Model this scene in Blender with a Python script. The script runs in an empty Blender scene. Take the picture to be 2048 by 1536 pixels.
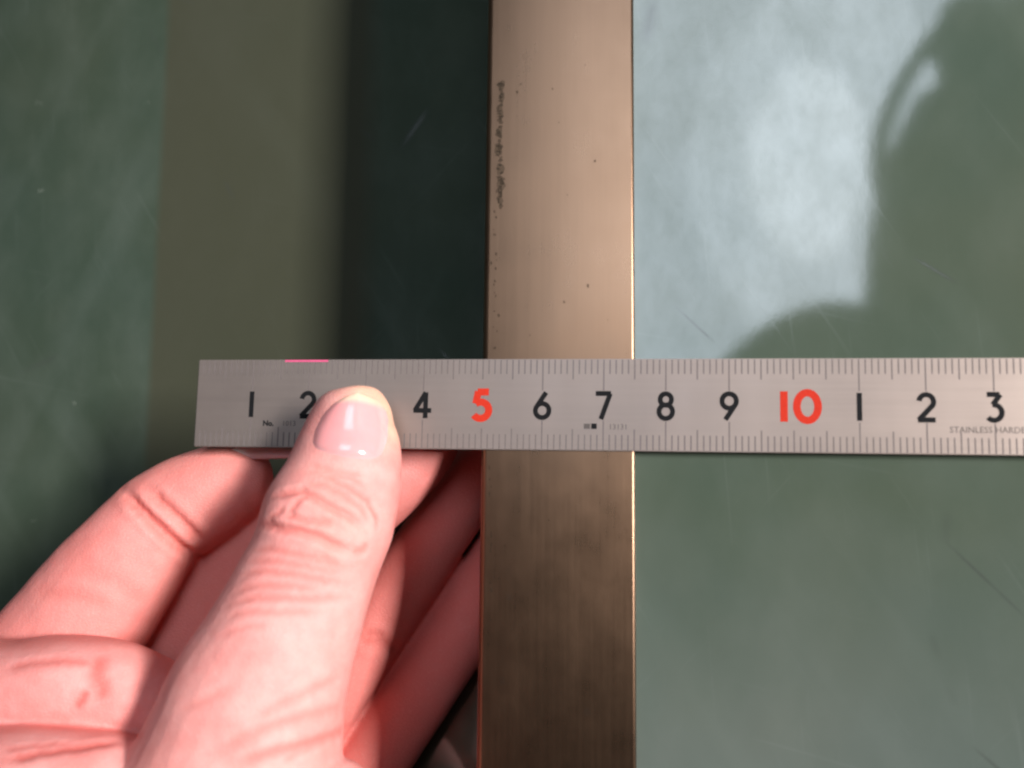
import bpy, bmesh, math, random
import numpy as np
from mathutils import Vector, Matrix, noise
from mathutils.bvhtree import BVHTree

random.seed(7); rng = np.random.default_rng(7)
scene = bpy.context.scene
COL = scene.collection

# ------------------------------------------------------------------ camera
# board frame: X right along the ruler, Y into the board, Z up (metres); the board stands upright
F = 2200.0                                                  # focal length in photo pixels (2048 wide)
RM = np.array([[0.9876276, -0.0230955, 0.1551074], [0.0011434, 0.9901297, 0.1401498], [-0.1568133, -0.1382384, 0.9779058]])
TV = np.array([-0.054044662, -0.004105412, 0.190864209])
CS = -RM.T @ TV
CAM = Vector((CS[0], CS[2], -CS[1]))
def s2w(v): return Vector((v[0], v[2], -v[1]))
cx, cy, cz = s2w(RM[0]), s2w(RM[1]), s2w(RM[2])             # right, down, forward
cam_d = bpy.data.cameras.new('camera'); cam = bpy.data.objects.new('camera', cam_d); COL.objects.link(cam)
m = Matrix.Identity(4)
for i in range(3):
    m[i][0], m[i][1], m[i][2], m[i][3] = cx[i], -cy[i], -cz[i], CAM[i]
cam.matrix_world = m
cam_d.sensor_width = 36.0; cam_d.lens = 36.0 * F / 2048
cam_d.clip_start = 0.005; cam_d.clip_end = 100
cam_d.dof.use_dof = True; cam_d.dof.focus_distance = 0.189; cam_d.dof.aperture_fstop = 13.0
scene.camera = cam

def U(px, py, Y):
    """photo pixel + depth Y (metres into the board) -> point in the place"""
    d = cx * ((px - 1024) / F) + cy * ((py - 768) / F) + cz
    return CAM + d * ((Y - CAM.y) / d.y)
def pxm(p):                                                 # pixels per metre at a point
    return F / (p - CAM).dot(cz)

# ------------------------------------------------------------------ light
world = bpy.data.worlds.new('World'); scene.world = world; world.use_nodes = True
wb = world.node_tree.nodes['Background']
wb.inputs['Color'].default_value = (0.86, 0.95, 1.0, 1); wb.inputs['Strength'].default_value = 0.022
def area(name, loc, target, sx, sy, power, col):
    l = bpy.data.lights.new(name, 'AREA'); l.shape = 'RECTANGLE'; l.size = sx; l.size_y = sy; l.energy = power; l.color = col
    o = bpy.data.objects.new(name, l); COL.objects.link(o); o.location = loc
    o.rotation_euler = (Vector(target) - Vector(loc)).to_track_quat('-Z', 'Y').to_euler()
    return o
KD = Vector((0.690, -0.69, 0.135)).normalized()              # side window, to the right of the photographer
area('side_window_light', Vector((0.05, 0, -0.02)) + KD * 2.6, (0.05, 0, -0.02), 0.34, 0.85, 136, (1.0, 0.97, 0.94))
# window behind the photographer, seen mirrored in the lacquered board
def window(name, x0, y0, x1, y1, L, col, D=2.5):
    a, b = U(x0, y0, D), U(x1, y1, D); w, h = abs(b.x - a.x), abs(a.z - b.z)
    c = Vector(((a.x + b.x) / 2, -D, (a.z + b.z) / 2))
    return area(name, c, (c.x, 0, c.z), w, h, L * math.pi * w * h, col)
window('rear_window_light', 1070, -190, 2250, 870, 4.7, (0.76, 0.86, 1.0))
window('rear_window_bright_pane_light', 1380, -40, 1960, 720, 0.9, (0.84, 0.93, 1.0), 2.49).data.shape = 'ELLIPSE'
window('rear_window_sun_glow_light', 1500, 130, 1740, 520, 1.6, (0.88, 0.95, 1.0), 2.48).data.shape = 'ELLIPSE'
vs = scene.view_settings
vs.view_transform = 'Standard'; vs.look = 'None'; vs.gamma = 1.0; vs.exposure = 0.0; vs.use_curve_mapping = False
scene.cycles.filter_width = 2.3

# ------------------------------------------------------------------ helpers
def tag(o, label=None, cat=None, group=None, kind=None):
    for k, v in (('label', label), ('category', cat), ('group', group), ('kind', kind)):
        if v: o[k] = v
    return o
def empty(name, loc=(0, 0, 0), parent=None):
    o = bpy.data.objects.new(name, None); COL.objects.link(o); o.location = loc; o.empty_display_size = 0.01
    o.parent = parent
    return o
def obj(name, verts, faces, mat, parent=None, smooth=False):
    me = bpy.data.meshes.new(name); me.from_pydata([tuple(v) for v in verts], [], faces); me.update()
    if smooth: me.polygons.foreach_set('use_smooth', [True] * len(me.polygons))
    o = bpy.data.objects.new(name, me); COL.objects.link(o)
    if mat: me.materials.append(mat)
    o.parent = parent
    return o
def box(x0, x1, y0, y1, z0, z1):
    v = [(x, y, z) for x in (x0, x1) for y in (y0, y1) for z in (z0, z1)]
    return v, [(0, 1, 3, 2), (4, 6, 7, 5), (0, 4, 5, 1), (2, 3, 7, 6), (0, 2, 6, 4), (1, 5, 7, 3)]
def realize(o):
    dg = bpy.context.evaluated_depsgraph_get()
    me = bpy.data.meshes.new_from_object(o.evaluated_get(dg))
    o.modifiers.clear(); o.data = me
    return me

# ---- materials
def mat(name):
    m_ = bpy.data.materials.new(name); m_.use_nodes = True
    nt = m_.node_tree; return m_, nt, nt.nodes['Principled BSDF']
def N(nt, t, **kw):
    n = nt.nodes.new(t)
    for k, v in kw.items():
        if k in n.inputs: n.inputs[k].default_value = v
        else: setattr(n, k, v)
    return n
def ramp(nt, src, a, b, ca=(0, 0, 0, 1), cb=(1, 1, 1, 1)):
    r = nt.nodes.new('ShaderNodeValToRGB'); e = r.color_ramp.elements
    e[0].position, e[1].position = a, b; e[0].color, e[1].color = ca, cb
    nt.links.new(src, r.inputs[0]); return r.outputs[0]
def mapped(nt, scale, rot=(0, 0, 0)):
    tc = N(nt, 'ShaderNodeTexCoord'); src = tc.outputs['Object']
    if any(rot):                                             # turn first, then stretch
        m0 = N(nt, 'ShaderNodeMapping'); m0.inputs['Rotation'].default_value = rot; nt.links.new(src, m0.inputs['Vector']); src = m0.outputs[0]
    mp = N(nt, 'ShaderNodeMapping'); mp.inputs['Scale'].default_value = scale
    nt.links.new(src, mp.inputs['Vector']); return mp.outputs[0]
def noise_n(nt, vec, scale, detail=4, rough=0.55):
    n = N(nt, 'ShaderNodeTexNoise', Scale=scale, Detail=detail, Roughness=rough); nt.links.new(vec, n.inputs['Vector']); return n.outputs['Fac']
def mixc(nt, fac, a, b, mode='MIX'):
    n = nt.nodes.new('ShaderNodeMix'); n.data_type = 'RGBA'; n.blend_type = mode
    for s, v in ((0, fac), (6, a), (7, b)):
        if hasattr(v, 'is_linked'): nt.links.new(v, n.inputs[s])
        else: n.inputs[s].default_value = v if s == 0 else (*v, 1)
    return n.outputs[2]
def mth(nt, op, a, b=0.0):
    n = nt.nodes.new('ShaderNodeMath'); n.operation = op
    for s, v in ((0, a), (1, b)):
        if hasattr(v, 'is_linked'): nt.links.new(v, n.inputs[s])
        else: n.inputs[s].default_value = v
    return n.outputs[0]

def board_material(name, base, band=None, dust=True):
    m_, nt, b = mat(name)
    v1 = mapped(nt, (1, 1, 1)); vst = mapped(nt, (1, 1, 0.22), (0, 0.05, 0)); vd = mapped(nt, (1, 1, 0.10), (0, 0.62, 0))
    vs2 = mapped(nt, (1, 1, 0.10), (0, -0.45, 0))
    big = noise_n(nt, v1, 16, 3); streak = noise_n(nt, vst, 70, 4); diag = noise_n(nt, vd, 55, 3); fine = noise_n(nt, v1, 900, 2)
    diag2 = noise_n(nt, vs2, 45, 3)
    c = mixc(nt, ramp(nt, big, 0.35, 0.7), base, tuple(x * f for x, f in zip(base, (1.22, 1.08, 1.0))))
    dustf = mth(nt, 'MULTIPLY', ramp(nt, streak, 0.45, 0.8), 0.035)
    c = mixc(nt, dustf, c, (0.30, 0.33, 0.30))
    dd = mth(nt, 'MULTIPLY', ramp(nt, diag, 0.56, 0.80), 0.07)
    c = mixc(nt, dd, c, (0.30, 0.35, 0.31))
    dd2 = mth(nt, 'MULTIPLY', ramp(nt, diag2, 0.56, 0.84), 0.08)
    c = mixc(nt, dd2, c, (0.28, 0.32, 0.30))
    mott = noise_n(nt, mapped(nt, (1, 1, 0.7)), 75, 5, 0.6)
    c = mixc(nt, mth(nt, 'MULTIPLY', ramp(nt, mott, 0.42, 0.70), 0.09), c, (0.19, 0.21, 0.18))
    hair = None
    for (ang, scl, thr) in ((0.55, 700, 0.66), (-0.75, 620, 0.68), (1.35, 560, 0.68), (0.08, 800, 0.67)):   # fine rubbing scratches
        hs = ramp(nt, noise_n(nt, mapped(nt, (1, 1, 0.045), (0, ang, 0)), scl, 2, 0.5), thr, thr + 0.08)
        hair = hs if hair is None else mth(nt, 'MAXIMUM', hair, hs)
    c = mixc(nt, mth(nt, 'MULTIPLY', hair, 0.04), c, (0.30, 0.33, 0.31))
    tc = N(nt, 'ShaderNodeTexCoord'); sx = N(nt, 'ShaderNodeSeparateXYZ'); nt.links.new(tc.outputs['Object'], sx.inputs[0])
    if dust:                                                 # wiped chalk dust thickens low on the board
        wob = mth(nt, 'MULTIPLY', mth(nt, 'SUBTRACT', noise_n(nt, v1, 22, 3), 0.5), 0.05)
        low = ramp(nt, mth(nt, 'MULTIPLY', mth(nt, 'ADD', mth(nt, 'ADD', sx.outputs['Z'], wob), 0.020), -12.0), 0.0, 0.75)
        c = mixc(nt, mth(nt, 'MULTIPLY', low, 0.15), c, (0.36, 0.38, 0.43))
    if band:                                                 # olive-brown upright strip, soft at both edges
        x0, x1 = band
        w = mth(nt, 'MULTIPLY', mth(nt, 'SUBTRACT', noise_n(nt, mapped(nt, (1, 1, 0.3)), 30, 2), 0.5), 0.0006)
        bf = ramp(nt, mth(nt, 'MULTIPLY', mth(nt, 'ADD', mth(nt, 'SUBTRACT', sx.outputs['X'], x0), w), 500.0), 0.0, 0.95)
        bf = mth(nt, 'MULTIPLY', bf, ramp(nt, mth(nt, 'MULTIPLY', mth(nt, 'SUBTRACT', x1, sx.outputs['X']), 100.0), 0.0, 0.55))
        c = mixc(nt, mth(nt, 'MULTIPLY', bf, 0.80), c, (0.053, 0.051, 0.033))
    # hair scratches
    vo = N(nt, 'ShaderNodeTexVoronoi', Scale=34.0, feature='DISTANCE_TO_EDGE')
    wv = mapped(nt, (1, 1, 0.35), (0, 0.8, 0)); nt.links.new(wv, vo.inputs['Vector'])
    scr = ramp(nt, vo.outputs['Distance'], 0.0, 0.012, (1, 1, 1, 1), (0, 0, 0, 1))
    gate = ramp(nt, noise_n(nt, v1, 45, 2), 0.60, 0.68)
    sf = mth(nt, 'MULTIPLY', mth(nt, 'MULTIPLY', scr, gate), 0.55)
    c = mixc(nt, sf, c, (0.045, 0.05, 0.045))
    nt.links.new(c, b.inputs['Base Color'])
    b.inputs['IOR'].default_value = 1.72
    rr = mth(nt, 'ADD', mth(nt, 'MULTIPLY', ramp(nt, streak, 0.3, 0.75), 0.01), mth(nt, 'ADD', 0.046, mth(nt, 'MULTIPLY', big, 0.02)))
    rr = mth(nt, 'ADD', rr, mth(nt, 'MULTIPLY', sf, 0.25))
    rr = mth(nt, 'ADD', rr, mth(nt, 'MULTIPLY', hair, 0.02))
    nt.links.new(rr, b.inputs['Roughness'])
    blot = noise_n(nt, mapped(nt, (1, 1, 0.6)), 190, 6, 0.7)
    h = mth(nt, 'ADD', mth(nt, 'MULTIPLY', blot, 0.6), mth(nt, 'MULTIPLY', fine, 0.12))
    bp = N(nt, 'ShaderNodeBump', Strength=0.04, Distance=0.0002); nt.links.new(h, bp.inputs['Height']); nt.links.new(bp.outputs[0], b.inputs['Normal'])
    nt.links.new(ramp(nt, blot, 0.30, 0.62, (0.42, 0.42, 0.42, 1), (0.55, 0.55, 0.55, 1)), b.inputs['Specular IOR Level'])
    return m_
M_front = board_material('chalkboard_green', (0.060, 0.084, 0.064))
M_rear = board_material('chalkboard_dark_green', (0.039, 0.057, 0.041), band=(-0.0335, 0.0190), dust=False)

def metal(name, col, rough, spread, axis, metallic=1.0, spots=False, aniso=0.0):
    m_, nt, b = mat(name)
    sc = (1, 1, 0.02) if axis == 'Z' else (0.02, 1, 1)
    br = noise_n(nt, mapped(nt, sc), 1400, 4, 0.7); bl = noise_n(nt, mapped(nt, (1, 1, 0.35)), 60, 4)
    dark = tuple(x * 0.82 for x in col)
    c = mixc(nt, ramp(nt, bl, 0.3, 0.75), dark, col)
    c = mixc(nt, mth(nt, 'MULTIPLY', ramp(nt, br, 0.4, 0.75), 0.25), c, tuple(min(1, x * 1.12) for x in col))
    if aniso:
        tg = N(nt, 'ShaderNodeCombineXYZ', X=1.0, Y=0.0, Z=0.0); nt.links.new(tg.outputs[0], b.inputs['Tangent']); b.inputs['Anisotropic'].default_value = aniso
    if spots:
        vo = N(nt, 'ShaderNodeTexVoronoi', Scale=210.0); nt.links.new(mapped(nt, (1, 1, 0.8)), vo.inputs['Vector'])
        sp = mth(nt, 'MULTIPLY', ramp(nt, vo.outputs['Distance'], 0.08, 0.16, (1, 1, 1, 1), (0, 0, 0, 1)), ramp(nt, noise_n(nt, mapped(nt, (1, 1, 1)), 130, 1), 0.60, 0.64))
        c = mixc(nt, mth(nt, 'MULTIPLY', sp, 0.5), c, (0.16, 0.11, 0.08))
    nt.links.new(c, b.inputs['Base Color']); b.inputs['Metallic'].default_value = metallic
    nt.links.new(mth(nt, 'ADD', rough, mth(nt, 'MULTIPLY', mth(nt, 'SUBTRACT', br, 0.5), spread)), b.inputs['Roughness'])
    sm = b.inputs['Roughness'].links[0].from_socket; sm = mth(nt, 'ADD', sm, mth(nt, 'MULTIPLY', mth(nt, 'SUBTRACT', noise_n(nt, mapped(nt, (1, 1, 0.8)), 110, 5, 0.65), 0.5), 0.12)); nt.links.new(sm, b.inputs['Roughness'])
    bp = N(nt, 'ShaderNodeBump', Strength=0.05, Distance=0.00005); nt.links.new(br, bp.inputs['Height']); nt.links.new(bp.outputs[0], b.inputs['Normal'])
    return m_
M_alu = metal('anodised_aluminium', (0.198, 0.122, 0.079), 0.29, 0.05, 'Z', spots=True, aniso=0.72)
M_steel = metal('satin_steel', (0.330, 0.266, 0.235), 0.44, 0.08, 'X', metallic=0.75)
def flat(name, col, rough=0.7, spec=0.12):
    m_, nt, b = mat(name)
    f = noise_n(nt, mapped(nt, (1, 1, 1)), 1800, 3)
    nt.links.new(mixc(nt, f, tuple(x * 0.8 for x in col), tuple(min(1, x * 1.15) for x in col)), b.inputs['Base Color'])
    b.inputs['Roughness'].default_value = rough; b.inputs['Specular IOR Level'].default_value = spec
    return m_
M_black = flat('black_engraving_ink', (0.008, 0.008, 0.009)); M_red = flat('red_engraving_ink', (0.50, 0.030, 0.014))
M_tick = flat('grey_engraving', (0.15, 0.125, 0.12)); M_pink = flat('pink_paint', (0.62, 0.10, 0.21)); M_ink = flat('smudged_ink', (0.045, 0.032, 0.022), 0.9); M_ink.node_tree.nodes['Principled BSDF'].inputs['Alpha'].default_value = 0.4
M_text = flat('small_print_ink', (0.10, 0.085, 0.08))

# ------------------------------------------------------------------ chalkboards (sliding panels, front and rear)
PHI = 0.0117753
front = empty('chalkboard_panel', (0.049656, 0, 0)); front.rotation_euler = (0, -PHI, 0)
tag(front, 'glossy green chalkboard panel with aluminium edge frame, mirroring the photographer', 'chalkboard')
FW, FT = 0.02523, 0.012
def frame_profile(r1=0.0011, r2=0.00045, n=6):
    p = []
    for (px, py, r, a0) in ((0 + r1, 0 + r1, r1, 180), (FW - r2, 0 + r2, r2, 270)):
        for k in range(n + 1):
            a = math.radians(a0 + 90 * k / n); p.append((px + r * math.cos(a), py + r * math.sin(a)))
    p += [(FW, FT), (0, FT)]
    return p
pr = frame_profile(); v = []; f = []
ZS = np.linspace(-0.26, 0.26, 40); n = len(pr)
for z in ZS:
    for (x, y) in pr: v.append((x, y, z))
for j in range(len(ZS) - 1):
    for i in range(n): f.append((j * n + i, j * n + (i + 1) % n, (j + 1) * n + (i + 1) % n, (j + 1) * n + i))
f.append(tuple(range(n))[::-1]); f.append(tuple(range((len(ZS) - 1) * n, len(ZS) * n)))
fr = obj('aluminium_frame', v, f, M_alu, front, True)
# writing surface, inset in the frame
v, f = box(FW - 0.0006, 0.42, 0.0016, 0.0100, -0.26, 0.26); obj('writing_surface', v, f, M_front, front)
# smudged ink marks along the frame's left edge
def scribble(cx0, zc, w, h, t):
    vv, ff = [], []
    k = 9
    off = [random.uniform(-1, 1) for _ in range(k)]
    for i in range(k):
        a = 2 * math.pi * i / k
        r = 1 + 0.35 * off[i]
        vv.append((cx0 + w * r * math.cos(a), t, zc + h * r * math.sin(a)))
    ff.append(tuple(range(k))); return vv, ff
vv, ff = [], []
def addm(x, z, w, h):
    a, b = scribble(x, z, w, h, -0.00002 - 0.000002 * (len(ff) % 9)); o0 = len(vv); vv.extend(a); ff.extend([tuple(i + o0 for i in q) for q in b])
front_inv = (Matrix.Translation(front.location) @ Matrix.Rotation(-PHI, 4, 'Y')).inverted()
def onframe(px, py): return front_inv @ U(px, py, 0.0)
y = 166.0
while y < 415:                                               # dense part of the line of writing
    p = onframe(999 + random.gauss(0, 3.0), y)
    big = random.random() < 0.25
    addm(p.x, p.z, random.uniform(0.00025, 0.00042) * (2.0 if big else 1), random.uniform(0.00018, 0.0005)); y += random.uniform(3.5, 8.5)
while y < 705:
    if random.random() < 0.5:
        p = onframe(990 + random.gauss(0, 3.0), y); addm(p.x, p.z, random.uniform(0.00010, 0.00026), random.uniform(0.00010, 0.0003))
    y += random.uniform(6, 16)
for _ in range(10):
    p = onframe(982 + random.gauss(0, 2.5), random.uniform(905, 1240)); addm(p.x, p.z, random.uniform(0.0001, 0.0002), random.uniform(0.0001, 0.0005))
for (px, py, s) in ((1042, 168, .45), (1034, 184, .5), (1176, 572, .5), (1128, 604, .4), (1105, 178, .4), (1135, 390, .3), (1190, 322, .4), (1118, 245, .28), (1060, 670, .3), (1098, 1040, .3), (1122, 1385, .35), (1170, 130, .2), (1215, 640, .2)):
    p = onframe(px, py); addm(p.x, p.z, 0.00042 * s, 0.0006 * s)
obj('smudged_ink_writing', vv, ff, M_ink, front)['kind'] = 'stuff'

vv, ff = [], []
for (py, hh) in ((172, .8), (196, 1.0), (225, 1.0), (262, .9), (300, 1.0), (338, .8), (372, 1.0), (402, 1.0)):
    p = onframe(1000 + random.gauss(0, 2.5), py); addm(p.x, p.z - 0.0, 0.0006 * random.uniform(.7, 1.3), 0.0012 * hh)
for i_, q_ in enumerate(vv): vv[i_] = (q_[0], -0.000008 - 0.0000008 * (i_ // 9), q_[2])
M_smear = flat('rubbed_ink_smear', (0.06, 0.045, 0.03), 0.9); M_smear.node_tree.nodes['Principled BSDF'].inputs['Alpha'].default_value = 0.36
obj('rubbed_ink_smear', vv, ff, M_smear, front)['kind'] = 'stuff'

RY = 0.045
rear = empty('rear_chalkboard_panel', (0.0, RY, 0)); rear.rotation_euler = (0, -0.02, 0)
tag(rear, 'dark green chalkboard panel set back behind hand and ruler, with olive-brown strip', 'chalkboard')
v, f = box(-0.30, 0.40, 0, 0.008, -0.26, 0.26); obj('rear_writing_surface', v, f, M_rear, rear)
# chalk specks on the rear panel
vv, ff = [], []
for (px, py, s) in ((90, 195, .5), (90, 370, .6), (148, 795, .45), (305, 200, .3), (60, 1030, .3)):
    q = U(px, py, RY) - Vector((0, RY, 0))
    for k in range(3):
        a, b = scribble(q.x + random.gauss(0, .0004), q.z + random.gauss(0, .0003), .0004 * s, .00035 * s, -0.00002 - 0.000003 * k); o0 = len(vv)
        vv.extend(a); ff.extend([tuple(i + o0 for i in g) for g in b])
o = obj('chalk_speck', vv, ff, flat('chalk_dust', (0.14, 0.16, 0.13), 0.9), rear); o['kind'] = 'stuff'

# ------------------------------------------------------------------ steel ruler
ruler = empty('steel_ruler', (0, 0, 0))
tag(ruler, 'satin steel ruler with black and red centimetre numerals, pinched under the thumb', 'ruler')
RT = 0.0005; RL = 0.158; RH = 0.015
bm = bmesh.new(); v, f = box(0, RL, -RT - 0.00006, -0.00006, -RH, 0)
bv = [bm.verts.new(q) for q in v]
for q in f: bm.faces.new([bv[i] for i in q])
bmesh.ops.recalc_face_normals(bm, faces=bm.faces)
bmesh.ops.bevel(bm, geom=bm.edges[:], offset=0.00012, segments=2, affect='EDGES', clamp_overlap=True)
me = bpy.data.meshes.new('blade'); bm.to_mesh(me); bm.free(); me.materials.append(M_steel)
blade = bpy.data.objects.new('blade', me); COL.objects.link(blade); blade.parent = ruler
YF = -RT - 0.00006
def quadset(rects, dy): 
    vv, ff = [], []
    for (x0, x1, z0, z1) in rects:
        o0 = len(vv); vv += [(x0, YF - dy, z0), (x1, YF - dy, z0), (x1, YF - dy, z1), (x0, YF - dy, z1)]; ff.append((o0, o0 + 1, o0 + 2, o0 + 3))
    return vv, ff
rc = []
for k in range(1, 156):
    x = k * 0.001; w = 0.00022
    if k % 10 == 0 and k % 50:
        w = 0.00022
        for z0, z1 in ((-0.0052, -0.00014), (-RH + 0.00014, -0.0102)): rc.append((x - w / 2, x + w / 2, z0, z1))
    else:
        L = 0.0034 if k % 5 == 0 else 0.0025
        rc.append((x - w / 2, x + w / 2, -L, -0.00014)); rc.append((x - w / 2, x + w / 2, -RH + 0.00014, -RH + L + 0.00005))
v, f = quadset(rc, 0.00001); gm = obj('graduation_marks', v, f, M_tick, ruler); gm['kind'] = 'stuff'
def arc(cx0, cy0, rx, ry, a0, a1, n=26): return [(cx0 + rx * math.cos(math.radians(a0 + (a1 - a0) * i / n)), cy0 + ry * math.sin(math.radians(a0 + (a1 - a0) * i / n))) for i in range(n + 1)]
GL = {'1': [[(0, -.05), (0, 1.05)]],
      '2': [arc(0, .70, .27, .285, 172, -25, 20) + [(-.29, .0)], [(-.33, .0), (.33, .0)]],
      '3': [[(-.27, 1), (.20, 1)], [(.22, 1), (-.06, .60)], arc(-.03, .30, .29, .30, 100, -140, 24)],
      '4': [[(.11, 1.03), (-.34, .27)], [(-.40, .27), (.36, .27)], [(.11, 1.03), (.11, -.05)]],
      '5': [[(.27, 1), (-.16, 1)], [(-.13, 1.03), (-.22, .56)], arc(-.03, .31, .31, .31, 128, -145, 26)],
      '6': [arc(0, .29, .28, .29, 0, 360, 34), [(-.25, .42), (.15, 1.04)]],
      '7': [[(-.32, 1), (.30, 1)], [(.27, 1.0), (-.10, -.05)]],
      '8': [arc(0, .76, .225, .235, 0, 360, 30), arc(0, .27, .27, .275, 0, 360, 34)],
      '9': [arc(0, .71, .28, .29, 0, 360, 34), [(.25, .58), (-.15, -.04)]],
      '0': [arc(0, .5, .37, .5, 0, 360, 44)]}
def stroke(pts, w, closed):
    n = len(pts); L, R = [], []
    for i in range(n):
        a = pts[(i - 1) % n] if (closed or i) else pts[i]; b = pts[(i + 1) % n] if (closed or i < n - 1) else pts[i]
        dx, dy = b[0] - a[0], b[1] - a[1]; l = math.hypot(dx, dy) or 1; nx, ny = -dy / l, dx / l
        L.append((pts[i][0] + nx * w / 2, pts[i][1] + ny * w / 2)); R.append((pts[i][0] - nx * w / 2, pts[i][1] - ny * w / 2))
    return L, R
def numeral(chars, x, h, w, mt, zc=-0.0077, gap=0.0036):
    vv, ff = [], []
    x0 = x - gap * (len(chars) - 1) / 2; lay = 0
    for ci, ch in enumerate(chars):
        for st in GL[ch]:
            closed = len(st) > 4 and math.hypot(st[0][0] - st[-1][0], st[0][1] - st[-1][1]) < 1e-6
            pts = [(x0 + ci * gap + p[0] * h, zc + (p[1] - 0.5) * h) for p in (st[:-1] if closed else st)]
            L, R = stroke(pts, w, closed); o0 = len(vv); n_ = len(L); dy = 0.000022 + lay * 0.000004; lay += 1
            vv += [(p[0], YF - dy, p[1]) for p in L] + [(p[0], YF - dy, p[1]) for p in R]
            for i in range(n_ if closed else n_ - 1):
                j = (i + 1) % n_; ff.append((o0 + i, o0 + n_ + i, o0 + n_ + j, o0 + j))
    return obj('numeral', vv, ff, mt, ruler)
for k in range(1, 14):
    if k in (5, 10):
        o = numeral(str(k), k * 0.01 + (0.0003 if k == 10 else -0.0001), 0.0044, 0.00118, M_red, gap=0.0036); o['label'] = 'red numeral ' + str(k)
    else:
        numeral(str(k % 10), k * 0.01, 0.0040, 0.00080, M_black)
def text(s, x, z, size, mt, name, bold=0.0, sx=1.0):
    cu = bpy.data.curves.new(name, 'FONT'); cu.body = s; cu.size = size; cu.offset = bold; cu.resolution_u = 2
    t = bpy.data.objects.new(name, cu); COL.objects.link(t)
    dg = bpy.context.evaluated_depsgraph_get(); me_ = bpy.data.meshes.new_from_object(t.evaluated_get(dg))
    bpy.data.objects.remove(t)
    me_.transform(Matrix.Translation((x, YF - 0.000018, z)) @ Matrix.Rotation(math.radians(90), 4, 'X') @ Matrix.Diagonal((sx, 1, 1, 1)))
    me_.materials.clear(); me_.materials.append(mt)
    o_ = bpy.data.objects.new(name, me_); COL.objects.link(o_); o_.parent = ruler
    return o_
text('No.', 0.0122, -0.01135, 0.00125, M_black, 'small_print', 0.00006)
text('1013', 0.0156, -0.01135, 0.00125, M_text, 'small_print', 0.0)
text('13131', 0.07085, -0.01155, 0.00125, M_text, 'small_print', 0.0)
v, f = quadset([(0.06685, 0.06785, -0.01150, -0.01065)], 0.00002); obj('printed_mark', v, f, M_text, ruler)
v, f = quadset([(0.06805, 0.06895, -0.01150, -0.01060)], 0.00002); obj('printed_mark', v, f, M_black, ruler)
text('STAINLESS HARDENED', 0.12330, -0.01165, 0.00135, M_text, 'small_print', 0.0)
# pink paint rubbed on the upper edge
v, f = quadset([(0.01560, 0.02325, -0.00042, -0.00006)], 0.00003)
v += [(0.01550, YF - 0.0000, 0.00004), (0.02335, YF, 0.00004), (0.02335, -0.00005, 0.00004), (0.01550, -0.00005, 0.00004)]; f.append((4, 5, 6, 7))
o = obj('pink_paint_mark', v, f, M_pink, ruler); o['label'] = 'pink paint mark on upper edge'

# ------------------------------------------------------------------ hand
def chain(ctrl, sub=6, ring=30, scale=1.0):
    """ctrl: (px, py, depth mm, half width px, half thickness mm) -> closed loft"""
    P = []
    for (px, py, Y, hw, ht) in ctrl:
        c = U(px, py, Y / 1000); P.append((*c, hw / pxm(c) * scale, ht / 1000 * scale))
    P = np.array(P); Q = []
    E = np.vstack([2 * P[0] - P[1], P, 2 * P[-1] - P[-2]])
    for i in range(1, len(E) - 2):
        p0, p1, p2, p3 = E[i - 1], E[i], E[i + 1], E[i + 2]
        for k in range(sub):
            t = k / sub; Q.append(0.5 * ((2 * p1) + (-p0 + p2) * t + (2 * p0 - 5 * p1 + 4 * p2 - p3) * t * t + (-p0 + 3 * p1 - 3 * p2 + p3) * t ** 3))
    Q.append(P[-1]); Q = np.array(Q)
    return loft(Q[:, :3], np.maximum(Q[:, 3], 0.0006), np.maximum(Q[:, 4], 0.0006), ring)
def loft(C, W, H, ring=30, ref=np.array([0, 1.0, 0])):
    T = np.gradient(C, axis=0); T /= np.linalg.norm(T, axis=1)[:, None]
    vv, ff = [], []; prev = None
    for i in range(len(C)):
        w = np.cross(T[i], ref)
        if np.linalg.norm(w) < 0.15: w = prev if prev is not None else np.array([1.0, 0, 0])
        w = w / np.linalg.norm(w)
        if prev is not None and w @ prev < 0: w = -w
        prev = w; hh = np.cross(w, T[i])
        for k in range(ring):
            a = 2 * math.pi * k / ring; vv.append(C[i] + w * W[i] * math.cos(a) + hh * H[i] * math.sin(a))
    for i in range(len(C) - 1):
        for k in range(ring): ff.append((i * ring + k, i * ring + (k + 1) % ring, (i + 1) * ring + (k + 1) % ring, (i + 1) * ring + k))
    a = len(vv); vv.append(C[0]); vv.append(C[-1]); e = (len(C) - 1) * ring
    for k in range(ring): ff.append((a, (k + 1) % ring, k)); ff.append((a + 1, e + k, e + (k + 1) % ring))
    return vv, ff
def union(parts, voxel, name, iters):
    vv, ff = [], []
    for (a, b) in parts:
        o0 = len(vv); vv += list(a); ff += [tuple(i + o0 for i in q) for q in b]
    o = obj(name, vv, ff, None)
    bm = bmesh.new(); bm.from_mesh(o.data)
    bmesh.ops.recalc_face_normals(bm, faces=bm.faces); bm.to_mesh(o.data); bm.free()
    md = o.modifiers.new('r', 'REMESH'); md.mode = 'VOXEL'; md.voxel_size = voxel; md.adaptivity = 0
    me = realize(o)
    smooth_mesh(me, iters)
    me.polygons.foreach_set('use_smooth', [True] * len(me.polygons)); me.update()
    return o
def get_co(me):
    c = np.empty(len(me.vertices) * 3); me.vertices.foreach_get('co', c); return c.reshape(-1, 3)
def set_co(me, c): me.vertices.foreach_set('co', c.ravel()); me.update()
def get_no(me):
    c = np.empty(len(me.vertices) * 3); me.vertices.foreach_get('normal', c); return c.reshape(-1, 3)
def edges_of(me):
    e = np.empty(len(me.edges) * 2, dtype=np.int64); me.edges.foreach_get('vertices', e); return e.reshape(-1, 2)
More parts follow.
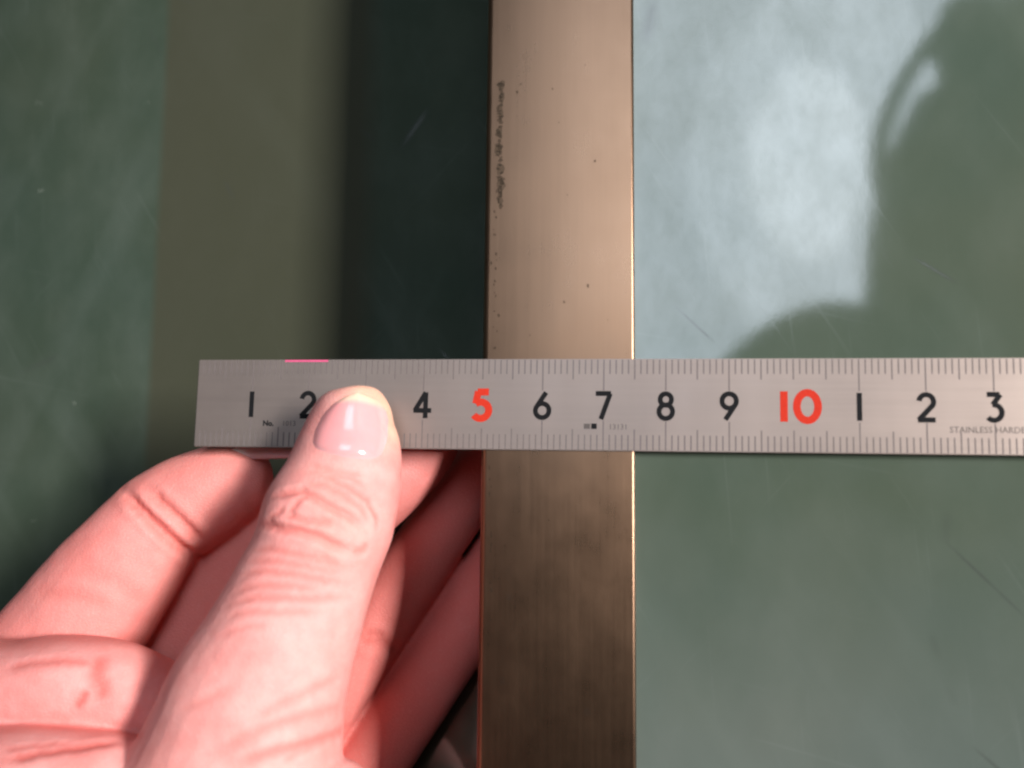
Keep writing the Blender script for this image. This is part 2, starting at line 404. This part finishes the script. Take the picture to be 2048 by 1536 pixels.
def smooth_mesh(me, iters, lam=0.55, mu=-0.30):
    c = get_co(me); e = edges_of(me); n = len(c)
    deg = np.bincount(e.ravel(), minlength=n)[:, None]
    def lap(x):
        out = np.empty_like(x)
        for k in range(x.shape[1]):
            out[:, k] = np.bincount(e[:, 0], x[e[:, 1], k], n) + np.bincount(e[:, 1], x[e[:, 0], k], n)
        return out / deg - x
    for _ in range(iters):
        c = c + lam * lap(c); c = c + mu * lap(c)
    set_co(me, c)

thumb = [(719, 779, -7.4, 26, 2.8), (719, 790, -7.5, 52, 5.2), (715, 811, -7.6, 72, 6.6), (707, 842, -7.8, 87, 7.0), (699, 890, -8.2, 105, 7.4),
         (684, 960, -9.5, 121, 8.5), (657, 1035, -10.8, 135, 9.6), (634, 1110, -11.8, 131, 9.9), (596, 1200, -13, 140, 10.8),
         (553, 1300, -14.0, 156, 12), (512, 1400, -14.5, 182, 13.2), (484, 1500, -14.5, 207, 14.5), (462, 1620, -14, 245, 16), (450, 1780, -12, 290, 18), (440, 1950, -9, 300, 19)]
index = [(538, 962, 8.5, 24, 2.5), (527, 962, 8.5, 50, 4.6), (500, 963, 8.6, 72, 6.6), (455, 972, 8.6, 88, 7.8), (395, 1000, 8.4, 99, 8.6), (323, 1044, 7.6, 103, 8.8),
         (242, 1138, 5.5, 122, 9.2), (165, 1240, 4.5, 136, 9.6), (90, 1330, 5, 140, 9.8), (20, 1400, 6, 140, 10)]
prox = [(-230, 1330, 2, 60, 6), (-150, 1345, -1, 88, 9), (0, 1375, -6.5, 96, 9.6), (120, 1375, -7.6, 100, 9.8), (220, 1378, -7.0, 96, 9.6), (300, 1400, -4.5, 84, 9), (380, 1450, 0, 80, 9)]
web = [(-240, 1570, -10, 70, 8), (-100, 1556, -15, 95, 10), (60, 1552, -16.5, 98, 11), (190, 1560, -16, 96, 11), (320, 1610, -13, 110, 12), (430, 1680, -6, 130, 12)]
palm = [(-150, 1760, 2, 160, 14), (60, 1740, 2, 200, 17), (300, 1740, 6, 230, 19), (560, 1760, 12, 220, 18), (720, 1800, 18, 150, 14)]
wrist = [(330, 1750, 6, 330, 20), (320, 1950, 2, 350, 21), (320, 2250, -10, 330, 22), (320, 2600, -30, 320, 23), (320, 2900, -60, 330, 25), (320, 2960, -66, 200, 14)]
middle = [(210, 1500, 12, 90, 8), (290, 1400, 16, 104, 8.4), (365, 1310, 17.5, 112, 8.6), (445, 1195, 18, 114, 8.6), (550, 1080, 18, 100, 8.4), (690, 1030, 16.5, 82, 8.2), (783, 956, 15, 78, 7.8), (850, 888, 13.5, 68, 7), (885, 850, 12.5, 48, 5), (900, 834, 12.5, 20, 2.4)]
ring = [(480, 1680, 24, 75, 9), (560, 1550, 27, 72, 8.5), (647, 1414, 28, 70, 7.8), (760, 1240, 28, 68, 7.5), (869, 1073, 27.5, 67, 7.3), (980, 905, 27, 60, 7), (1050, 800, 26, 44, 5.2), (1072, 766, 26, 18, 2.4)]
pinky = [(620, 1740, 28, 90, 9), (690, 1610, 32, 80, 8), (765, 1488, 34, 76, 7.6), (880, 1313, 35, 75, 7.3), (987, 1149, 34.5, 70, 7), (1060, 1035, 33, 55, 6), (1088, 992, 33, 20, 2.4)]
heel = [(640, 1535, -13, 40, 6), (648, 1570, -13, 80, 10), (640, 1660, -12, 110, 12), (620, 1800, -8, 130, 14)]
hand = union([chain(c) for c in (thumb, index, prox, web, palm, wrist, middle, ring, pinky, heel)], 0.00042, 'hand', 14)
tag(hand, 'bare left hand pinching the ruler end between thumb and curled fingers', 'hand')
hm = hand.data

def bvh_of(o): return BVHTree.FromPolygons([v.co for v in o.data.vertices], [p.vertices[:] for p in o.data.polygons])
def hit(bvh, px, py):
    d = (cx * ((px - 1024) / F) + cy * ((py - 768) / F) + cz).normalized()
    r = bvh.ray_cast(CAM, d); return r[0], r[1]
bv_h = bvh_of(hand)
# (points in photo pixels, width mm, depth mm)
CR = [
 ([(533, 998), (570, 990), (604, 984), (645, 1006), (686, 1028), (712, 1045), (730, 1064)], .55, .42),
 ([(511, 1058), (540, 1052), (563, 1058), (600, 1063), (631, 1074), (668, 1090), (702, 1104)], .55, .48),
 ([(702, 1104), (722, 1100), (735, 1086)], .5, .18),
 ([(582, 1036), (590, 1018), (604, 1000), (612, 990)], .4, .2),
 ([(565, 1030), (590, 1036), (618, 1044), (650, 1046), (672, 1040)], .45, .22),
 ([(540, 1040), (560, 1030), (575, 1022)], .4, .16),
 ([(631, 951), (660, 957), (686, 970), (714, 985), (735, 1002), (752, 1036), (748, 1066)], .45, .17),
 ([(610, 966), (650, 970), (690, 990), (722, 1015), (738, 1050)], .45, .14),
 ([(610, 925), (640, 933), (690, 945), (735, 952)], .45, .10),
 ([(600, 945), (650, 942), (700, 955), (742, 975)], .4, .08),
 ([(495, 1100), (540, 1098), (600, 1110), (650, 1122), (700, 1140)], .5, .14),
 ([(485, 1125), (540, 1120), (590, 1128), (640, 1138), (700, 1143)], .5, .12),
 ([(470, 1150), (520, 1142), (580, 1147), (650, 1160), (690, 1168)], .5, .14),
 ([(465, 1185), (520, 1170), (580, 1172), (640, 1180)], .5, .12),
 ([(450, 1212), (510, 1195), (570, 1196), (640, 1198), (700, 1195)], .5, .13),
 ([(440, 1240), (500, 1222), (560, 1225), (640, 1224)], .5, .11),
 ([(440, 1275), (490, 1255), (540, 1252)], .5, .08),
 ([(500, 1440), (560, 1410), (620, 1380), (680, 1350)], .7, .10),
 ([(420, 1510), (500, 1470), (580, 1440), (690, 1410)], .8, .12),
 ([(460, 1530), (560, 1500), (640, 1480), (700, 1452)], .7, .22),
 ([(560, 1525), (600, 1500), (660, 1470)], .6, .12),
 ([(360, 1420), (420, 1400), (470, 1370)], .7, .08),
 # index: far joint
 ([(246, 979), (265, 1003), (286, 1027), (330, 1071), (387, 1112), (405, 1118)], .75, .75),
 ([(292, 975), (304, 988), (343, 1023), (396, 1076), (410, 1094)], .75, .50),
 ([(255, 985), (300, 1030), (350, 1070)], .5, .15),
 # middle joint fold, palm fold
 ([(0, 1340), (60, 1330), (130, 1325), (200, 1330)], .7, .12),
 ([(150, 1420), (165, 1400), (175, 1380)], .6, .15), ([(0, 1520), (90, 1505), (200, 1490), (250, 1480)], .8, .25), ([(0, 1500), (80, 1492), (150, 1485)], .6, .12),
 ([(200, 1310), (195, 1350), (215, 1400)], 1.2, .15),
 ([(60, 1180), (150, 1190), (230, 1215)], 1.2, .10), ([(150, 1130), (230, 1160), (300, 1210)], 1.2, .10),
 ([(715, 1290), (760, 1285), (800, 1300)], 1.0, .3), ([(728, 1270), (770, 1270)], .8, .2),
]
co = get_co(hm); no = get_no(hm); disp = np.zeros(len(co)); red = np.zeros(len(co))
for pts, w, dp in CR:
    w /= 1000; dp *= 1.3 / 1000
    # densify, add a little wander
    D = []
    for a, b in zip(pts[:-1], pts[1:]):
        k = max(2, int(math.hypot(b[0] - a[0], b[1] - a[1]) / 7))
        for i in range(k): D.append((a[0] + (b[0] - a[0]) * i / k + random.gauss(0, 1.0), a[1] + (b[1] - a[1]) * i / k + random.gauss(0, 1.0)))
    D.append(pts[-1]); H = []
    for q in D:
        h_, n_ = hit(bv_h, *q)
        if h_ is not None: H.append(h_)
    if len(H) < 2: continue
    H = np.array(H); lo, hi = H.min(0) - 5 * w, H.max(0) + 5 * w
    idx = np.where(np.all((co > lo) & (co < hi), axis=1))[0]
    best = np.full(len(idx), 1.0); tt = np.zeros(len(idx)); X = co[idx]
    for i, (a, b) in enumerate(zip(H[:-1], H[1:])):
        ab = b - a; L2 = ab @ ab
        if L2 < 1e-12 or L2 > 0.006 ** 2: continue
        t = np.clip(((X - a) @ ab) / L2, 0, 1); d = np.linalg.norm(X - a - t[:, None] * ab, axis=1)
        s = d < best; best[s] = d[s]; tt[s] = (i + t[s]) / (len(H) - 1)
    fade = np.clip(np.minimum(tt, 1 - tt) * 6, 0.15, 1)
    g = np.exp(-(best / w) ** 2) * fade
    lip = np.exp(-((best - 2.3 * w) / (1.1 * w)) ** 2) * fade
    disp[idx] += -dp * g + 0.28 * dp * lip
    red[idx] = np.maximum(red[idx], np.minimum(1, dp / 0.00022) * np.exp(-(best / (1.15 * w)) ** 2) * fade)
# soft lumps of flesh
def lump(px, py, r, a):
    h_, n_ = hit(bv_h, px, py)
    if h_ is None: return
    d2 = ((co - np.array(h_)) ** 2).sum(1); disp[:] += a / 1000 * np.exp(-d2 / (r / 1000) ** 2)
for a in ((585, 1022, 4, .45), (690, 1070, 4, .4), (120, 1330, 9, .5), (250, 1340, 6, .5), (200, 1150, 8, .4), (450, 960, 6, .3), (545, 1020, 3, .3), (640, 920, 5, -.15), (600, 1400, 12, .5), (120, 1230, 6, .2), (170, 1400, 3.5, -.35), (300, 1430, 5, -.3)): lump(*a)
nz = np.array([noise.noise(Vector(p) * 220) * 0.00010 + noise.noise(Vector(p) * 90) * 0.00025 for p in co])
co2 = co + no * (disp + nz)[:, None]
set_co(hm, co2)
# keep the flesh off the ruler and the panels: press flat against them
c = get_co(hm); inx = (c[:, 0] > -0.002) & (c[:, 2] < 0.002) & (c[:, 2] > -0.017)
mid = (c[:, 1] > -0.0035) & (c[:, 1] < YF + 0.00002) & inx; 
thumb_side = inx & (c[:, 1] > YF - 0.00002) & (c[:, 1] < 0.0006) & (c[:, 0] > 0.0)
near = get_no(hm)[:, 1]
ts = thumb_side & (near > 0); c[ts, 1] = YF - 0.00003
bs = thumb_side & (near <= 0); c[bs, 1] = 0.0007
set_co(hm, c); hm.update()
# skin tone attribute: blood-red in folds and pads, painted shade on far fingers, yellower tip where pressed
ca = hm.color_attributes.new('tone', 'FLOAT_COLOR', 'POINT')
c = get_co(hm); P = c - np.array(CAM)
ux = 1024 + F * (P @ np.array(cx)) / (P @ np.array(cz)); uy = 768 + F * (P @ np.array(cy)) / (P @ np.array(cz))
base = np.array([0.82, 0.315, 0.290]); deep = np.array([0.62, 0.165, 0.14]); yel = np.array([0.84, 0.60, 0.38]); pale = np.array([0.88, 0.44, 0.405])
n1 = np.array([noise.noise(Vector(p) * 130) for p in c]); n2 = np.array([noise.noise(Vector(p) * 420 + Vector((5, 1, 2))) for p in c])
colr = base[None] * np.ones((len(c), 1))
def blend(colr, t, target): return colr * (1 - t[:, None]) + target[None] * t[:, None]
colr = blend(colr, np.clip(0.25 + 0.7 * n1 + 0.4 * n2, 0, 1) * 0.50, pale)
colr = blend(colr, np.clip(-n1 * 0.9 - n2 * 0.5, 0, 1) * 0.45, deep)
colr = blend(colr, red * 0.9, np.array([0.58, 0.12, 0.10]))
def spot(px, py, r): return np.exp(-((ux - px) ** 2 + (uy - py) ** 2) / r ** 2) * (c[:, 1] < 0.0015)
colr = blend(colr, np.clip(spot(735, 775, 55) + spot(800, 850, 42) + spot(790, 800, 40), 0, 1) * 0.6, yel)
colr = blend(colr, np.clip(spot(670, 1065, 60) * .5 + spot(640, 960, 50) * .35, 0, 1), np.array([0.78, 0.30, 0.24]))
colr = blend(colr, np.clip((-c[:, 1] - 0.009) / 0.008, 0, 1) * (ux > 240 + (1536 - uy) * 0.42) * 0.25, np.array([0.90, 0.42, 0.38]))
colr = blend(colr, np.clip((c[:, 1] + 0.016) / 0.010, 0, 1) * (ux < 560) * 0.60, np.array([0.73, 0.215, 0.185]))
def fold(pts, wd):
    d = np.full(len(c), 1e9)
    for a, b in zip(pts[:-1], pts[1:]):
        ax, ay = b[0] - a[0], b[1] - a[1]; t = np.clip(((ux - a[0]) * ax + (uy - a[1]) * ay) / (ax * ax + ay * ay), 0, 1)
        d = np.minimum(d, np.hypot(ux - a[0] - t * ax, uy - a[1] - t * ay))
    return np.exp(-(d / wd) ** 2) * (c[:, 1] < 0.012)
for pts, wd, k in (([(-20, 1291), (101, 1278), (176, 1276), (264, 1280), (308, 1286)], 13, .7), ([(-20, 1462), (101, 1452), (185, 1456), (273, 1468)], 13, .7), ([(410, 1100), (300, 1290)], 14, .5)):
    colr = blend(colr, fold(pts, wd) * k, deep)
far_shade = np.clip((c[:, 1] - 0.004) / 0.012, 0, 1) * 0.80                     # shade on the far fingers, painted into the skin colour by depth
colr = blend(colr, far_shade, deep)
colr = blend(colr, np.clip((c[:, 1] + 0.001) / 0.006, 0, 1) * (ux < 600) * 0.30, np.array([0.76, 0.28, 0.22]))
ca.data.foreach_set('color', np.hstack([np.clip(colr, 0, 1), np.ones((len(c), 1))]).ravel())

def skin_material(name, attr=None, col=(0.8, 0.42, 0.35), sss=0.15):
    m_, nt, b = mat(name)
    v1 = mapped(nt, (1, 1, 1))
    mot = noise_n(nt, v1, 380, 4, 0.6); fine = noise_n(nt, v1, 2600, 3)
    vo = N(nt, 'ShaderNodeTexVoronoi', Scale=1500.0, feature='DISTANCE_TO_EDGE'); nt.links.new(mapped(nt, (1, 1, 1.6), (0, 0.35, 0)), vo.inputs['Vector'])
    if attr:
        at = N(nt, 'ShaderNodeAttribute'); at.attribute_name = attr; src = at.outputs['Color']
    else:
        rgb = N(nt, 'ShaderNodeRGB'); rgb.outputs[0].default_value = (*col, 1); src = rgb.outputs[0]
    c_ = mixc(nt, mth(nt, 'MULTIPLY', ramp(nt, mot, 0.44, 0.70), 0.26), src, (0.70, 0.18, 0.165))
    c_ = mixc(nt, mth(nt, 'MULTIPLY', ramp(nt, fine, 0.55, 0.8), 0.14), c_, (0.92, 0.66, 0.60))
    nt.links.new(c_, b.inputs['Base Color'])
    b.inputs['Subsurface Weight'].default_value = sss; b.inputs['Subsurface Scale'].default_value = 0.0028
    b.inputs['Subsurface Radius'].default_value = (1.0, 0.30, 0.18)
    nt.links.new(mth(nt, 'ADD', 0.46, mth(nt, 'MULTIPLY', mot, 0.18)), b.inputs['Roughness'])
    b.inputs['Specular IOR Level'].default_value = 0.22
    line = ramp(nt, vo.outputs['Distance'], 0.0, 0.22)
    h = mth(nt, 'ADD', mth(nt, 'MULTIPLY', line, 0.6), mth(nt, 'MULTIPLY', mot, 1.2))
    bp = N(nt, 'ShaderNodeBump', Strength=0.6, Distance=0.00010); nt.links.new(h, bp.inputs['Height']); nt.links.new(bp.outputs[0], b.inputs['Normal'])
    return m_
M_skin = skin_material('skin', 'tone')
hm.materials.clear(); hm.materials.append(M_skin)

# nails
def nail_mat():
    m_, nt, b = mat('fingernail')
    at = N(nt, 'ShaderNodeAttribute'); at.attribute_name = 'tone'
    f_ = noise_n(nt, mapped(nt, (1, 1, 1)), 700, 3)
    nt.links.new(mixc(nt, mth(nt, 'MULTIPLY', f_, 0.18), at.outputs['Color'], (0.86, 0.55, 0.52)), b.inputs['Base Color'])
    b.inputs['Roughness'].default_value = 0.16; b.inputs['Subsurface Weight'].default_value = 0.15
    b.inputs['Subsurface Scale'].default_value = 0.002; b.inputs['Coat Weight'].default_value = 0.5; b.inputs['Coat Roughness'].default_value = 0.12
    v_ = noise_n(nt, mapped(nt, (1, 1, 0.06), (0, 0.12, 0)), 1500, 2)
    bp = N(nt, 'ShaderNodeBump', Strength=0.12, Distance=0.0001); nt.links.new(v_, bp.inputs['Height']); nt.links.new(bp.outputs[0], b.inputs['Normal'])
    return m_
M_nail = nail_mat()
bv_h = bvh_of(hand)
Lc = [(617, 901), (617, 880), (624, 853), (640, 826), (662, 805), (690, 791), (712, 786)]
Rc = [(754, 926), (772, 908), (783, 878), (785, 848), (777, 820), (757, 798), (724, 786)]
def pl(cv, t):
    x = t * (len(cv) - 1); i = min(int(x), len(cv) - 2); k = x - i; return (cv[i][0] * (1 - k) + cv[i + 1][0] * k, cv[i][1] * (1 - k) + cv[i + 1][1] * k)
NU, NV = 30, 36; vv, cc, ff = [], [], []
for j in range(NV + 1):
    t = j / NV; l, r = pl(Lc, t), pl(Rc, t)
    for i in range(NU + 1):
        u = i / NU; px = l[0] + (r[0] - l[0]) * u; py = l[1] + (r[1] - l[1]) * u
        bow = (1 - (2 * u - 1) ** 2)
        py += bow * 7 * (1 - t) * (1 if t < .5 else 1)          # rounded cuticle
        h_, n_ = hit(bv_h, px, py)
        if h_ is None: h_, n_ = U(px, py, -0.006), Vector((0, -1, 0))
        edge = min(u, 1 - u) * 2; lift = -0.00042 + 0.00072 * min(1, edge * 4) * min(1, t * 7) + 0.00055 * bow * min(1, t * 4)
        vv.append(h_ + Vector((0, -1, 0)) * lift + n_ * 0.00003)
        bed = np.array([0.88, 0.33, 0.335]); free = np.array([0.86, 0.58, 0.42]); lun = np.array([0.84, 0.48, 0.47])
        k = np.clip((t - 0.72 + 0.10 * (2 * u - 1) ** 2) / 0.10, 0, 1); q = bed * (1 - k) + free * k
        k = np.clip((0.16 - t) / 0.12, 0, 1) * 0.7; q = q * (1 - k) + lun * k
        k = np.clip((0.10 - edge) / 0.10, 0, 1) * 0.5; q = q * (1 - k) + lun * k
        cc.append((*q, 1))
for j in range(NV):
    for i in range(NU):
        a = j * (NU + 1) + i; ff.append((a, a + 1, a + NU + 2, a + NU + 1))
nail = obj('thumbnail', vv, ff, M_nail, hand, True)
smooth_mesh(nail.data, 4)
nail.data.color_attributes.new('tone', 'FLOAT_COLOR', 'POINT').data.foreach_set('color', np.array(cc, dtype=np.float32).ravel())
md = nail.modifiers.new('thick', 'SOLIDIFY'); md.thickness = 0.0004; md.offset = -1
md = nail.modifiers.new('sub', 'SUBSURF'); md.levels = 1; md.render_levels = 1
# long nail of the index finger, just under the ruler
a, b = chain([(470, 902, 6, 22, 1.5), (500, 899, 5.4, 21, 1.3), (550, 900, 4.6, 18, 1.0), (590, 903, 4.2, 12, .7), (600, 904, 4.2, 5, .3)], ring=18)
n2_ = obj('index_fingernail', a, b, M_nail, hand, True)
n2_.data.color_attributes.new('tone', 'FLOAT_COLOR', 'POINT').data.foreach_set('color', np.tile(np.array([0.80, 0.66, 0.66, 1], dtype=np.float32), len(a)))

# ------------------------------------------------------------------ the photographer, seen mirrored in the board
def MU(px, py, D):                                            # pixel of the mirror image -> real point D metres in front of the board
    p = U(px, py, D + 0.006); return np.array([p.x, -D, p.z])
HC = MU(2085, 335, 0.45)
def ell(c_, rx, ry, rz, n=20):
    C = []; W = []; H = []
    for i in range(n + 1):
        a = math.pi * i / n; C.append((c_[0], c_[1], c_[2] - rz * math.cos(a))); W.append(max(rx * math.sin(a), .002)); H.append(max(ry * math.sin(a), .002))
    return loft(np.array(C), np.array(W), np.array(H), 28)
def limb(pts):
    P = np.array([(*p[0], p[1], p[2]) for p in pts]); Q = []
    E = np.vstack([2 * P[0] - P[1], P, 2 * P[-1] - P[-2]])
    for i in range(1, len(E) - 2):
        p0, p1, p2, p3 = E[i - 1:i + 3]
        for k in range(6):
            t = k / 6; Q.append(0.5 * ((2 * p1) + (-p0 + p2) * t + (2 * p0 - 5 * p1 + 4 * p2 - p3) * t * t + (-p0 + 3 * p1 - 3 * p2 + p3) * t ** 3))
    Q.append(P[-1]); Q = np.array(Q); return loft(Q[:, :3], np.maximum(Q[:, 3], .003), np.maximum(Q[:, 4], .003), 24)
A = lambda x, y, z: tuple(HC + np.array([x, y, z]))
head = [ell(A(0, 0, -.02), .063, .090, .088), ell(A(0, .03, -.055), .055, .055, .058), ell(A(0, .088, -.035), .012, .016, .022),
        ell(A(.076, -.005, -.01), .010, .018, .03), ell(A(-.076, -.005, -.01), .010, .018, .03),
        limb([(A(0, -.01, -.05), .05, .05), (A(0, -.015, -.12), .05, .05), (A(0, -.02, -.17), .058, .055)])]
person = union(head, 0.004, 'person', 4)
tag(person, 'person with bobbed hair and dark top taking the picture, mirrored in the green board', 'person')
person.data.materials.clear(); person.data.materials.append(skin_material('face_skin', None, (0.72, 0.42, 0.33)))
for sx_ in (-1, 1):
    a, b = ell(A(.030 * sx_, .080, -.022), .013, .006, .007, 10); e = obj('eye', a, b, flat('eye_dark', (0.05, 0.035, 0.03), .2), person, True)
a, b = ell(A(0, .082, -.072), .024, .006, .007, 10); obj('mouth', a, b, flat('lips', (0.5, 0.16, 0.15), .4), person, True)
M_hair, nt, b_ = mat('dark_hair')
st = noise_n(nt, mapped(nt, (1, 1, 0.12)), 260, 3); nt.links.new(mixc(nt, st, (0.010, 0.008, 0.007), (0.03, 0.022, 0.018)), b_.inputs['Base Color']); b_.inputs['Roughness'].default_value = 0.42
bp = N(nt, 'ShaderNodeBump', Strength=0.5, Distance=0.002); nt.links.new(st, bp.inputs['Height']); nt.links.new(bp.outputs[0], b_.inputs['Normal'])
# bob: cap over the crown, sides to the jaw, fringe to the brow
hair_parts = [ell(A(0, -.018, .0), .070, .098, .080)]
for k in range(-9, 10):
    an = math.radians(k * 20); rx = math.sin(an) * .066; ry = -math.cos(an) * .092 - .012
    if ry > .055: continue
    hair_parts.append(limb([(A(rx * .80, ry * .9, .04), .016, .018), (A(rx * 1.02, ry * 1.03, 0), .018, .020), (A(rx * 1.13, ry * 1.03, -.05), .020, .02), (A(rx * 1.20, ry * 1.0, -.105 - .01 * (k % 3)), .014, .012)]))
for k in range(-4, 5):
    hair_parts.append(limb([(A(k * .012, .05, .068), .016, .014), (A(k * .0155, .086, .035), .015, .012), (A(k * .0165, .093, .002 - .003 * (k % 2)), .010, .007)]))
hr = union(hair_parts, 0.0045, 'hair', 2); hr.data.materials.clear(); hr.data.materials.append(M_hair); hr.parent = person
# a loose lock standing off the crown, light showing through the gaps
for j, (o1, w_) in enumerate(((.016, .0048),)):
    pts = []
    for i in range(13):
        a_ = math.radians(200 - i * 14)
        rr = .0895 + .0015 * math.sin(i * 1.3)
        pts.append((A(math.cos(a_) * rr, .01, .0 + math.sin(a_) * rr * 1.09), w_, .006))
    a, b = limb(pts); obj('loose_lock_of_hair', a, b, M_hair, person, True)
for ang in (134,):
    a_ = math.radians(ang); d_ = np.array([math.cos(a_), 0, math.sin(a_) * 1.09])
    a, b = limb([(A(*(d_ * .070 + np.array([0, .01, .0]))), .005, .006), (A(*(d_ * .090 + np.array([0, .01, .0]))), .005, .006)]); obj('loose_lock_of_hair', a, b, M_hair, person, True)
# dark knitted top: torso, left arm reaching to the ruler, right arm to the camera
torso = [limb([(A(0, -.02, -.13), .07, .06), (A(-.03, -.03, -.165), .130, .085), (A(-.05, -.03, -.22), .150, .105), (A(-.05, -.03, -.34), .150, .115), (A(-.04, -.04, -.50), .145, .11), (A(-.04, -.05, -.62), .15, .12)]),
         limb([(A(-.07, -.03, -.145), .050, .055), (A(-.095, -.02, -.126), .050, .055), (A(-.128, .0, -.129), .048, .055), (A(-.172, .02, -.180), .048, .050), (A(-.230, .04, -.262), .048, .050), (A(-.26, .08, -.40), .046, .046), (A(-.24, .16, -.44), .044, .044), (A(-.232, .27, -.42), .036, .036), (A(-.232, .335, -.39), .031, .031)]),
         limb([(A(.06, -.06, -.185), .055, .055), (A(.10, -.13, -.235), .060, .060), (A(.12, -.12, -.33), .055, .055), (A(.11, -.04, -.42), .048, .048), (A(.06, .08, -.38), .042, .042), (A(-.06, .17, -.325), .035, .035)])]
top = union(torso, 0.008, 'knitted_top', 4)
Mt, nt, b_ = mat('dark_knit'); kn = noise_n(nt, mapped(nt, (1, 1, 1)), 300, 3)
nt.links.new(mixc(nt, kn, (0.03, 0.03, 0.03), (0.055, 0.052, 0.05)), b_.inputs['Base Color']); b_.inputs['Roughness'].default_value = 0.95
top.data.materials.clear(); top.data.materials.append(Mt); top.parent = person
print('camera', tuple(CAM), 'head', HC, 'hand verts', len(hm.vertices))
